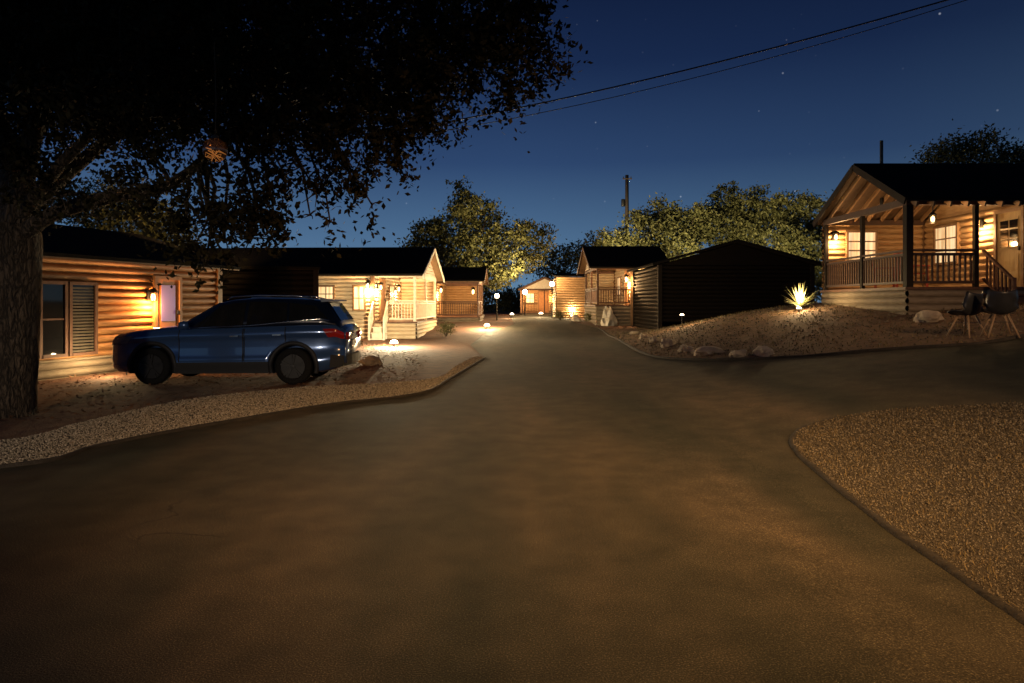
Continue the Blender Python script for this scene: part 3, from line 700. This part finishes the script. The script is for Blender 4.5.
    MB().beam((2.39,-.3,.92),(2.39,.3,.92),.03,.05).build('hatch_trim',M['chrome'],r)
    fg=MB(); fg.box(-2.40,-2.36,-.5,.5,.42,.62); fg.box(-2.405,-2.37,-.48,.48,.72,.82); fg.build('grille',M['plastic'],r)
    MB().loft([[(1.35,-.012,1.735),(1.35,.012,1.735),(1.35,0,1.745)],[(1.5,-.016,1.72),(1.5,.016,1.72),(1.5,0,1.785)]]).build('antenna',M['plastic'],r)
    return r
make_car()

# ------------------------------------------------------------ shell chairs
def chair(label,x,y,rz):
    z=Tz(x,y)+.03; r=empty('shell_chair',(x,y,z),rz,label,'chair','outdoor shell chairs beside the porch steps')
    prof=[(-.23,.43),(-.21,.445),(-.1,.43),(.05,.42),(.14,.44),(.19,.52),(.22,.66),(.245,.80),(.25,.83)]
    vs=[];fs=[];n=10
    for i,(yy,zz) in enumerate(prof):
        t=i/(len(prof)-1); hw=.23+.02*math.sin(t*PI)-.05*max(0,t-.75)*4*.6
        for k in range(n+1):
            a=-1+2*k/n; curl=a*a
            vs.append((a*hw,yy-(.10*curl if t>.5 else 0),zz+(.10*curl*(1 if .2<t<.7 else .5))))
    for i in range(len(prof)-1):
        for k in range(n): q=i*(n+1)+k; fs.append((q,q+1,q+n+2,q+n+1))
    mb=MB(); mb.add(vs,fs); o=mb.build('seat_shell',M['shell'],r,sm=True)
    md=o.modifiers.new('s','SOLIDIFY'); md.thickness=.012
    for sx in (-1,1):
        for sy in (-1,1):
            MB().tube([(sx*.10,sy*.10,.42),(sx*.24,sy*.23,0)],[.018,.013],8).build('leg',M['chairleg'],r,sm=True)
    fr=MB(); fr.beam((-.15,-.14,.28),(.15,.14,.28),.01,.01); fr.beam((-.15,.14,.28),(.15,-.14,.28),.01,.01); fr.build('brace',M['metal'],r)
chair('dark shell chair on thin legs left of its twin by the porch steps',*P(967,339),math.radians(200))
chair('dark shell chair nearest the right picture edge by the porch steps',*P(1000,339),math.radians(160))

# ------------------------------------------------------------ rocks
def rock(name,label,x,y,rx,ry,rz,seed,m='rock',group=None):
    bm=bmesh.new(); bmesh.ops.create_icosphere(bm,subdivisions=3,radius=1); sd=Vector((seed*3.7,seed*1.3,seed))
    for v in bm.verts:
        n=noise.noise(v.co*1.1+sd)*.5+noise.noise(v.co*3+sd)*.2
        p=v.co*(1+n); p.z=max(p.z,-.5); q=math.floor(p.z*3)/3
        p.z=p.z*.5+q*.5+.1; p.x=p.x*.7+.3*math.floor(p.x*3)/3; v.co=(p.x*rx,p.y*ry,p.z*rz)
    me=bpy.data.meshes.new(name); bm.to_mesh(me); bm.free()
    o=link(name,me,M[m],None,(x,y,Tz(x,y)+rz*.3),False); tag(o,label,'rock',group); o.rotation_euler=(0,0,seed); return o
RK=[(634,333,.22,.13),(643,337,.2,.12),(655,341,.20,.14),(668,345,.26,.18),(686,350,.26,.13),(709,353,.38,.14),(740,355,.30,.12),(764,354,.30,.15)]
ordn=['first','second','third','fourth','fifth','sixth','seventh','eighth']
for i,(px,py,a,h) in enumerate(RK):
    x,y=P(px,py+2); rock('border_rock','tan limestone border rock on the mound edge, %s of eight counting from the street end'%ordn[i],x,y,a,a*.7,h,i+1,group='border rocks along the mound edge')
x,y=P(608,325); rock('boulder','large pale boulder standing in front of the middle right cabin',x,y,.5,.4,.75,11,'paleRock')
x,y=P(928,322); rock('boulder','low tan boulder below the right cabin porch corner',x,y,.38,.28,.22,14)
x,y=P(576,321); rock('boulder','small bright boulder at the foot of the log shed',x,y,.35,.3,.3,17,'paleRock')
x,y=P(372,364); rock('boulder','small dark rock in the dirt behind the blue car',x,y,.28,.2,.16,19)

# ------------------------------------------------------------ garden lights
def upl(label,x,y,pw,h=.25,off=(0,0,.15),col=(1,.70,.34),big=.06):
    z=Tz(x,y)+.02; r=empty('garden_light',(x,y,z),0,label,'garden light','garden lights in the ground')
    MB().tube([(0,0,-.05),(0,0,h)],.015,8).build('stake',M['metal'],r)
    mb=MB(); mb.lathe([(big*.5,h),(big*1.1,h+.015),(big*1.15,h+.025),(big*.6,h+.025)],n=14); mb.build('lamp_cup',M['metal'],r)
    mb=MB(); mb.lathe([(big*math.cos(t)+.002,h+.03+big*.8*math.sin(t)) for t in np.linspace(0,PI/2,7)],n=14); mb.build('bulb',M['wbulb'],r,sm=True)
    lamp((off[0],off[1],h+.2+off[2]),pw,col,.08,r)
x,y=P(394,346); upl('bright garden light on the ground beside the left porch steps',x,y,2300,.05,(0,-.25,.25),big=.15,col=(1,.80,.48))
x,y=P(487,328); upl('garden light on the lawn edge below the third left cabin',x,y,1500,.06,(0,-.3,.3),big=.15,col=(1,.74,.4))
upl('short path light on the crest of the planting mound',6.05,24.3,160,.4,big=.07)
x,y=P(572,318); upl('garden light by the log shed at the street end',x,y,450,.1,(0,-.2,.3),big=.14)
x,y=P(512,318); upl('far garden light at the left road edge near the street end',x,y,500,.2,(0,-.2,.3),big=.14)
x,y=P(541,317); upl('far garden light in front of the tiny far cabin',x,y,600,.2,(0,-.2,.3),big=.16)
x,y=P(632,322); upl('garden light below the porch of the middle right cabin',x,y,560,.1,(0,-.3,.3),big=.06)
upl('garden light at the log wall foot behind the car bonnet',-8.75,15.5,120,.06,(-.2,-.5,.1),big=.05)
x,y=P(800,311)
upl('garden light hidden in the spiky plant on the mound',x-.15,y-.3,210,.06,(0,0,.1),big=.07)
z=Tz(x,y); r=empty('yucca_plant',(x,y,z),0,'glowing spiky yucca lit from below on the mound','plant')
mb=MB()
for k in range(90):
    a=random.uniform(0,6.28); t=random.uniform(.05,1.45); l=random.uniform(.45,.85)
    d=Vector((math.cos(a)*math.sin(t),math.sin(a)*math.sin(t),math.cos(t))); s_=Vector((-math.sin(a),math.cos(a),0))*.022
    b=Vector((0,0,.12)); m1=b+d*l*.5; e=b+d*l-Vector((0,0,.08*t*l))
    mb.add([b-s_*.7,b+s_*.7,m1+s_,e,m1-s_],[(0,1,2,4),(4,2,3)])
mb.build('blades',M['yucca'],r); MB().tube([(0,0,-.1),(0,0,.18)],[.07,.05],8).build('stem',M['bark'],r)
def shrub(label,x,y,rad,n=900):
    z=Tz(x,y); r=empty('shrub',(x,y,z),0,label,'shrub')
    lb=[((x+random.uniform(-.4,.4)*rad,y+random.uniform(-.4,.4)*rad,z+rad*random.uniform(.4,.9)),rad*random.uniform(.4,.65)) for _ in range(6)]
    foliage('foliage',lb,n,.07,M['leaf'],r,(x,y,z),10,.1)
    mb=MB()
    for k in range(5): a=k*1.3; mb.tube([(0,0,-.05),(math.cos(a)*rad*.4,math.sin(a)*rad*.4,rad*.8)],[.02,.008],5)
    mb.build('stem',M['bark'],r)
x,y=P(352,352); shrub('low shrub against the pale log wall left of the steps',x,y,.5)
x,y=P(560,320); shrub('small shrub at the street end left of the shed',x,y,.5)
x,y=P(655,325); shrub('shrub at the lit wall corner of the middle right cabin',x,y,.45)
x,y=P(446,336); shrub('shrub at the corner of the third left cabin porch',x,y,.5)
x,y=P(592,322); shrub('shrub below the railing of the middle right cabin',x,y,.45)

# ------------------------------------------------------------ trees
def curve(a,b,bend=.15,n=6):
    a=Vector(a);b=Vector(b);l=(b-a).length; o=Vector((random.uniform(-1,1),random.uniform(-1,1),random.uniform(0,1)))*l*bend
    return [a.lerp(b,t)+o*math.sin(PI*t)+Vector((random.uniform(-1,1),random.uniform(-1,1),random.uniform(-1,1)))*l*.02*(0<t<1) for t in np.linspace(0,1,n)]
ox,oy=-7.25,9.9; org=(ox,oy,0)
oak=empty('oak_tree',org,0,'large live oak spreading over the upper left of the street','tree')
tr=MB(); limbs=[]
def limb(pts,r0,r1,n=10):
    pts=smooth(pts,4); rad=np.linspace(r0,r1,len(pts)); limbs.extend([(p,r) for p,r in zip(pts,rad)])
    tr.tube([p-Vector(org) for p in pts],list(rad),n,.12)
fk=Vector((-7.15,9.85,2.75))
tpts=smooth([(ox-.05,oy,-.2),(ox-.05,oy,.15),(ox,oy,.8),(ox+.04,oy,1.7),fk],5)
tr.tube([p-Vector(org) for p in tpts],[.46,.40,.37,.35,.34]+list(np.linspace(.335,.31,len(tpts)-5)),20,.07)
limb([fk-Vector((0,0,.25)),W(50,215,9.6),W(110,197,9.4),W(170,184,9.3),W(240,130,9),W(330,70,8.8),W(430,40,8.8)],.13,.015)
limb([fk-Vector((0,0,.2)),W(30,140,9.8),W(70,50,10),W(120,-60,10)],.2,.03)
limb([fk-Vector((0,0,.2)),W(0,120,10.5),W(-60,20,11.5)],.2,.03)
limb([fk,W(60,165,9.4),W(120,110,9.2),W(200,60,9.3)],.11,.012)
limb([fk,W(70,170,10.8),W(170,100,11.8),W(300,40,12.2),W(400,90,12)],.14,.012)
LB=[(60,70,95,9.5),(150,30,110,9),(250,40,110,9),(350,40,95,8.8),(430,40,75,8.8),(490,45,55,8.8),(525,60,38,8.8),(552,78,16,8.8),(505,95,20,8.8),(430,100,42,8.8),(395,130,32,9),(360,120,50,8.8),(300,130,52,8.5),(230,120,65,8.5),(160,110,55,9),(110,105,50,9.5),
 (345,165,30,8.6),(315,190,22,8.4),(358,190,14,8.5),(285,175,30,8.3),(240,195,34,8.2),(205,215,32,8.2),(225,240,24,8.2),(250,238,22,8.1),(195,245,18,8.2),(205,265,12,8.2),(228,264,10,8.1),(262,208,26,8.2),(170,192,26,8.6),(140,145,34,9),(30,130,45,10),(10,60,80,10.5),
 (200,60,110,11),(320,70,90,11.5),(420,80,60,11.5),(100,50,110,11.5),(520,10,40,8.8),(470,0,70,8.8),(30,165,34,9.2),(5,165,36,9.3),(120,60,90,7.8),(30,40,90,8.4),(395,165,14,8.8),(435,135,12,8.8),(405,178,8,8.8),(310,215,10,8.4),(567,70,8,8.8),(372,205,8,8.6),(330,222,7,8.4),(60,195,24,8.9),(150,212,16,8.4),(183,230,18,8.3),(275,222,14,8.2),(125,185,22,8.7),(90,215,12,8.8),
 (100,-90,150,9.5),(280,-90,150,9),(430,-60,90,8.8),(-80,0,130,10)]
lob=[]
for px,py,rp,Y in LB: lob.append((tuple(W(px,py,Y)),rp*Y/F*.93))
for cpt,rd_ in lob:
    cpt=Vector(cpt); b,rr=min(limbs,key=lambda q:(q[0]-cpt).length); l=(cpt-b).length
    if l>.15:
        tr.tube([p-Vector(org) for p in curve(b,cpt,.12)],list(np.linspace(min(rr*.6,.04),.01,6)),6)
    for k in range(5):
        d=Vector((random.gauss(0,1),random.gauss(0,1),random.gauss(0,1))).normalized()*rd_*.9
        tr.tube([p-Vector(org) for p in curve(cpt,cpt+d,.15,5)],list(np.linspace(.012,.004,5)),4)
tr.build('trunk',M['bark'],oak,sm=True)
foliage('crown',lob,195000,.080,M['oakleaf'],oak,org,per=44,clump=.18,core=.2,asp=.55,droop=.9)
gp_=W(215,150,7.2); r=empty('hanging_globe',gp_,0,'round amber glass globe hanging on a cord from the oak','ornament')
mb=MB(); mb.lathe([(.004,-.125)]+[(.125*math.sin(t),-.125*math.cos(t)) for t in np.linspace(.12,PI-.12,20)]+[(.004,.125)],n=32); mb.build('globe',M['globe'],r,sm=True)
pts=[]
for k in range(36):
    t=k/35; a=t*17; q=.08*(.55+.45*math.sin(k*1.7)); e=-.085+.09*t
    pts.append((q*math.cos(a),q*math.sin(a),e+.015*math.sin(k*2.3)))
MB().tube(pts,.003,5).build('glint_coil',M['glint'],r)  # added glowing coil that imitates the globe's golden highlights
MB().lathe([(.035,.115),(.035,.15),(.012,.165)],n=12).build('cap',M['metal'],r)
MB().tube([(0,0,.155),(.01,0,.5),(-.02,.02,1.15)],.004,5).build('cord',M['pole'],r)

def tree(label,px,Y,lobes,n,size,m='leaf',base=None,clump=.45,trunk=.22,group=None,per=18):
    x=(px-512)*Y/F; z=Tz(x,Y)-.1; org=(x,Y,z); r=empty('tree',org,0,label,'tree',group)
    lb=[]
    for qx,qy,qr in lobes:
        yy=Y+random.uniform(-1,1)*qr*Y/F*.8; lb.append((tuple(W(qx,qy,yy)),qr*Y/F))
    top=max(l[0][2] for l in lb); tk=MB(); h=(top-z)*.55; o=Vector(org)
    tk.tube([(0,0,-.2),(.05,0,h*.4),(0,.1,h)],[trunk*1.2,trunk,trunk*.6],10,.1)
    for cpt,rd_ in lb:
        tk.tube([p-o for p in curve(o+Vector((0,0,h*random.uniform(.6,1))),cpt,.1)],list(np.linspace(trunk*.45,.03,6)),6)
        for k in range(4):
            d=Vector((random.gauss(0,1),random.gauss(0,1),random.gauss(0,1))).normalized()*rd_*.9
            tk.tube([p-o for p in curve(cpt,Vector(cpt)+d,.12,4)],[.03,.02,.015,.01],4)
    tk.build('trunk',M['bark'],r,sm=True); foliage('crown',lb,n,size,M[m],r,org,per,clump,asp=.5)
tree('tall bushy tree behind the two left porch cabins',468,50,[(465,205,18),(455,228,24),(482,220,22),(432,240,20),(415,242,12),(502,240,22),(525,232,15),(535,250,18),(470,255,28),(510,265,22),(440,262,20),(462,188,8),(545,232,8),(490,275,20),(492,205,8),(420,228,7)],22000,.24,clump=.32,per=30)
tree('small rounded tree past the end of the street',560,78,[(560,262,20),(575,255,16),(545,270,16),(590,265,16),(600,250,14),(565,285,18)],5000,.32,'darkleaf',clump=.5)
tree('lit tree standing just right of the utility pole',668,52,[(650,235,22),(668,220,18),(692,228,22),(625,240,16),(640,220,11),(675,250,24),(605,238,11),(660,205,7),(698,210,8)],15000,.24,clump=.32,per=30)
tree('tallest lit tree behind the unlit dark cabin',735,54,[(725,205,18),(745,210,22),(710,225,22),(768,215,18),(740,235,28),(735,188,8),(757,194,8),(720,190,6)],16000,.24,clump=.32,per=30)
tree('lit tree at the right end of the row behind the dark cabin',800,52,[(790,215,20),(812,208,16),(820,230,18),(780,240,20),(800,250,24),(800,195,7),(818,262,18),(815,285,18),(778,200,7)],15000,.24,clump=.32,per=30)
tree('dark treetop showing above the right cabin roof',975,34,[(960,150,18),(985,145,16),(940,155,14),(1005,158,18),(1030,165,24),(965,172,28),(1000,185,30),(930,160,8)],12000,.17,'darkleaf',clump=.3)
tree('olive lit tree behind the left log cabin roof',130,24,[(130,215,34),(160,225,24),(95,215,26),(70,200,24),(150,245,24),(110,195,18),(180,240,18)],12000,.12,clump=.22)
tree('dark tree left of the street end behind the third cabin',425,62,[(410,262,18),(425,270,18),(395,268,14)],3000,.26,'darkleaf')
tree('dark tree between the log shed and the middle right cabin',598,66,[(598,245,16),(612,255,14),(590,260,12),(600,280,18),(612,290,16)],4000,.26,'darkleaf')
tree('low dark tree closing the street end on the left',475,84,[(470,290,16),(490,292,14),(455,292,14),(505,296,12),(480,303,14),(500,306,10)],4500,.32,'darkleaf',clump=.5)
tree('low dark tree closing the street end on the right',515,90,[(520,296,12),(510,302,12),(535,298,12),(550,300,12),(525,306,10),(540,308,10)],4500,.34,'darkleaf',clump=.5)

# ------------------------------------------------------------ utility pole, wires, street lamps
pb=W(627,303,52); z=Tz(pb.x,52); r=empty('utility_pole',(pb.x,52,z),0,'slim wooden utility pole behind the middle right cabin','utility pole')
ht=1.6+128*52/F-z
MB().tube([(0,0,-.3),(0,0,ht)],[.19,.13],12).build('pole',M['pole'],r,sm=True)
MB().box(-.35,.35,-.19,-.11,ht-.35,ht-.27).build('crossarm',M['pole'],r)
for sx in (-.28,.28): MB().lathe([(.01,ht-.27),(.045,ht-.25),(.03,ht-.2),(.045,ht-.16),(.01,ht-.12)],(sx,-.15,0),n=8).build('insulator',M['metal'],r)
mb=MB(); mb.lathe([(.02,0),(.13,.0),(.15,.04),(.15,.5),(.13,.55),(.02,.58)],(-.3,-.05,ht-2.4),n=16); mb.build('transformer',M['metal'],r,sm=True)
def wire(label,a,b,sag,rad=.013):
    pts=[a.lerp(b,t)-Vector((0,0,sag*4*t*(1-t))) for t in np.linspace(0,1,24)]
    o=MB().tube(pts,rad,6) .build('power_line',M['metal'],None,True,a); tag(o,label,'power line','overhead power lines')
a=W(1100,-46,12); wire('upper black power line crossing the sky from the oak to the top right',a,W(300,146,17),.35,.015)
wire('lower thin power line joining the upper one near the oak',W(1100,-44,12.05),W(300,150,17.2),.50,.008)
def post_lamp(label,px,py,Y,pw,rad=.2):
    p=W(px,py,Y); z=Tz(p.x,Y); h=p.z-z; r=empty('street_lamp',(p.x,Y,z),0,label,'street lamp','post lamps at the street end')
    MB().tube([(0,0,-.1),(0,0,h-rad)],[.05,.035],8).build('post',M['metal'],r)
    MB().lathe([(.05,h-rad-.03),(.1,h-rad+.0),(.1,h-rad+.02),(.03,h-rad+.03)],n=12).build('collar',M['metal'],r)
    mb=MB(); mb.lathe([(.01,h-rad)]+[(rad*math.sin(t),h-rad*math.cos(t)) for t in np.linspace(.2,PI-.2,10)]+[(.01,h+rad)],n=16); mb.build('lamp_globe',M['wbulb'],r,sm=True)
    lamp((0,-.1,h+rad+.15),pw,(1,.66,.32),.12,r)
post_lamp('slim post lamp at the street end nearest the log shed',552,284,49,480,.18)
post_lamp('slim post lamp before the tiny far cabin',525,292,60,850,.22)
post_lamp('slim post lamp at the front of the third left cabin',497,296,44,560,.15)

# unseen spots added to light the tree crowns, without fixtures
TF=(1,.80,.44)
lamp((5.5,46.5,4.8),4800,TF,.15,None,'unseen_tree_spot',75,(12,53,9.0))
lamp((12.0,45.5,4.2),4600,TF,.15,None,'unseen_tree_spot',80,(17,54,9.5))
lamp((18.0,45,3.8),3000,TF,.15,None,'unseen_tree_spot',80,(22,52,8.5))
lamp((1.0,45.5,2.8),4200,(1,.76,.38),.15,None,'unseen_tree_spot',75,(-3,51,8.0))
lamp((-8.6,19.9,3.6),700,(1,.62,.26),.1,None,'unseen_tree_spot',110,(-13,24.5,4.6))  # added in place of the cabin lamps' spill on the tree behind
# unseen warm spots behind the photographer: inferred street light, plus added fills
lamp((3.6,-1.5,8.5),9000,(1,.54,.19),.5,None,'offscreen_spot',54,(1.2,7.0,0),1)
lamp((3.0,-5,3.2),6800,(1,.54,.18),.3,None,'offscreen_spot',24,(.9,13,0),1)
lamp((9,-3,7.0),2700,(1,.72,.43),.4,None,'offscreen_spot',46,(5.4,7.0,0),1)
lamp((9,-2,6.5),5500,(1,.60,.29),.3,None,'offscreen_spot',24,(9.4,14.0,1),1)  # added spot that brightens the shell chairs and the ground there
lamp((-5.6,-5,2.6),3400,(1,.78,.54),.3,None,'offscreen_spot',30,(-5.2,11,.5),1)  # added spot for the left gravel strip and the car side
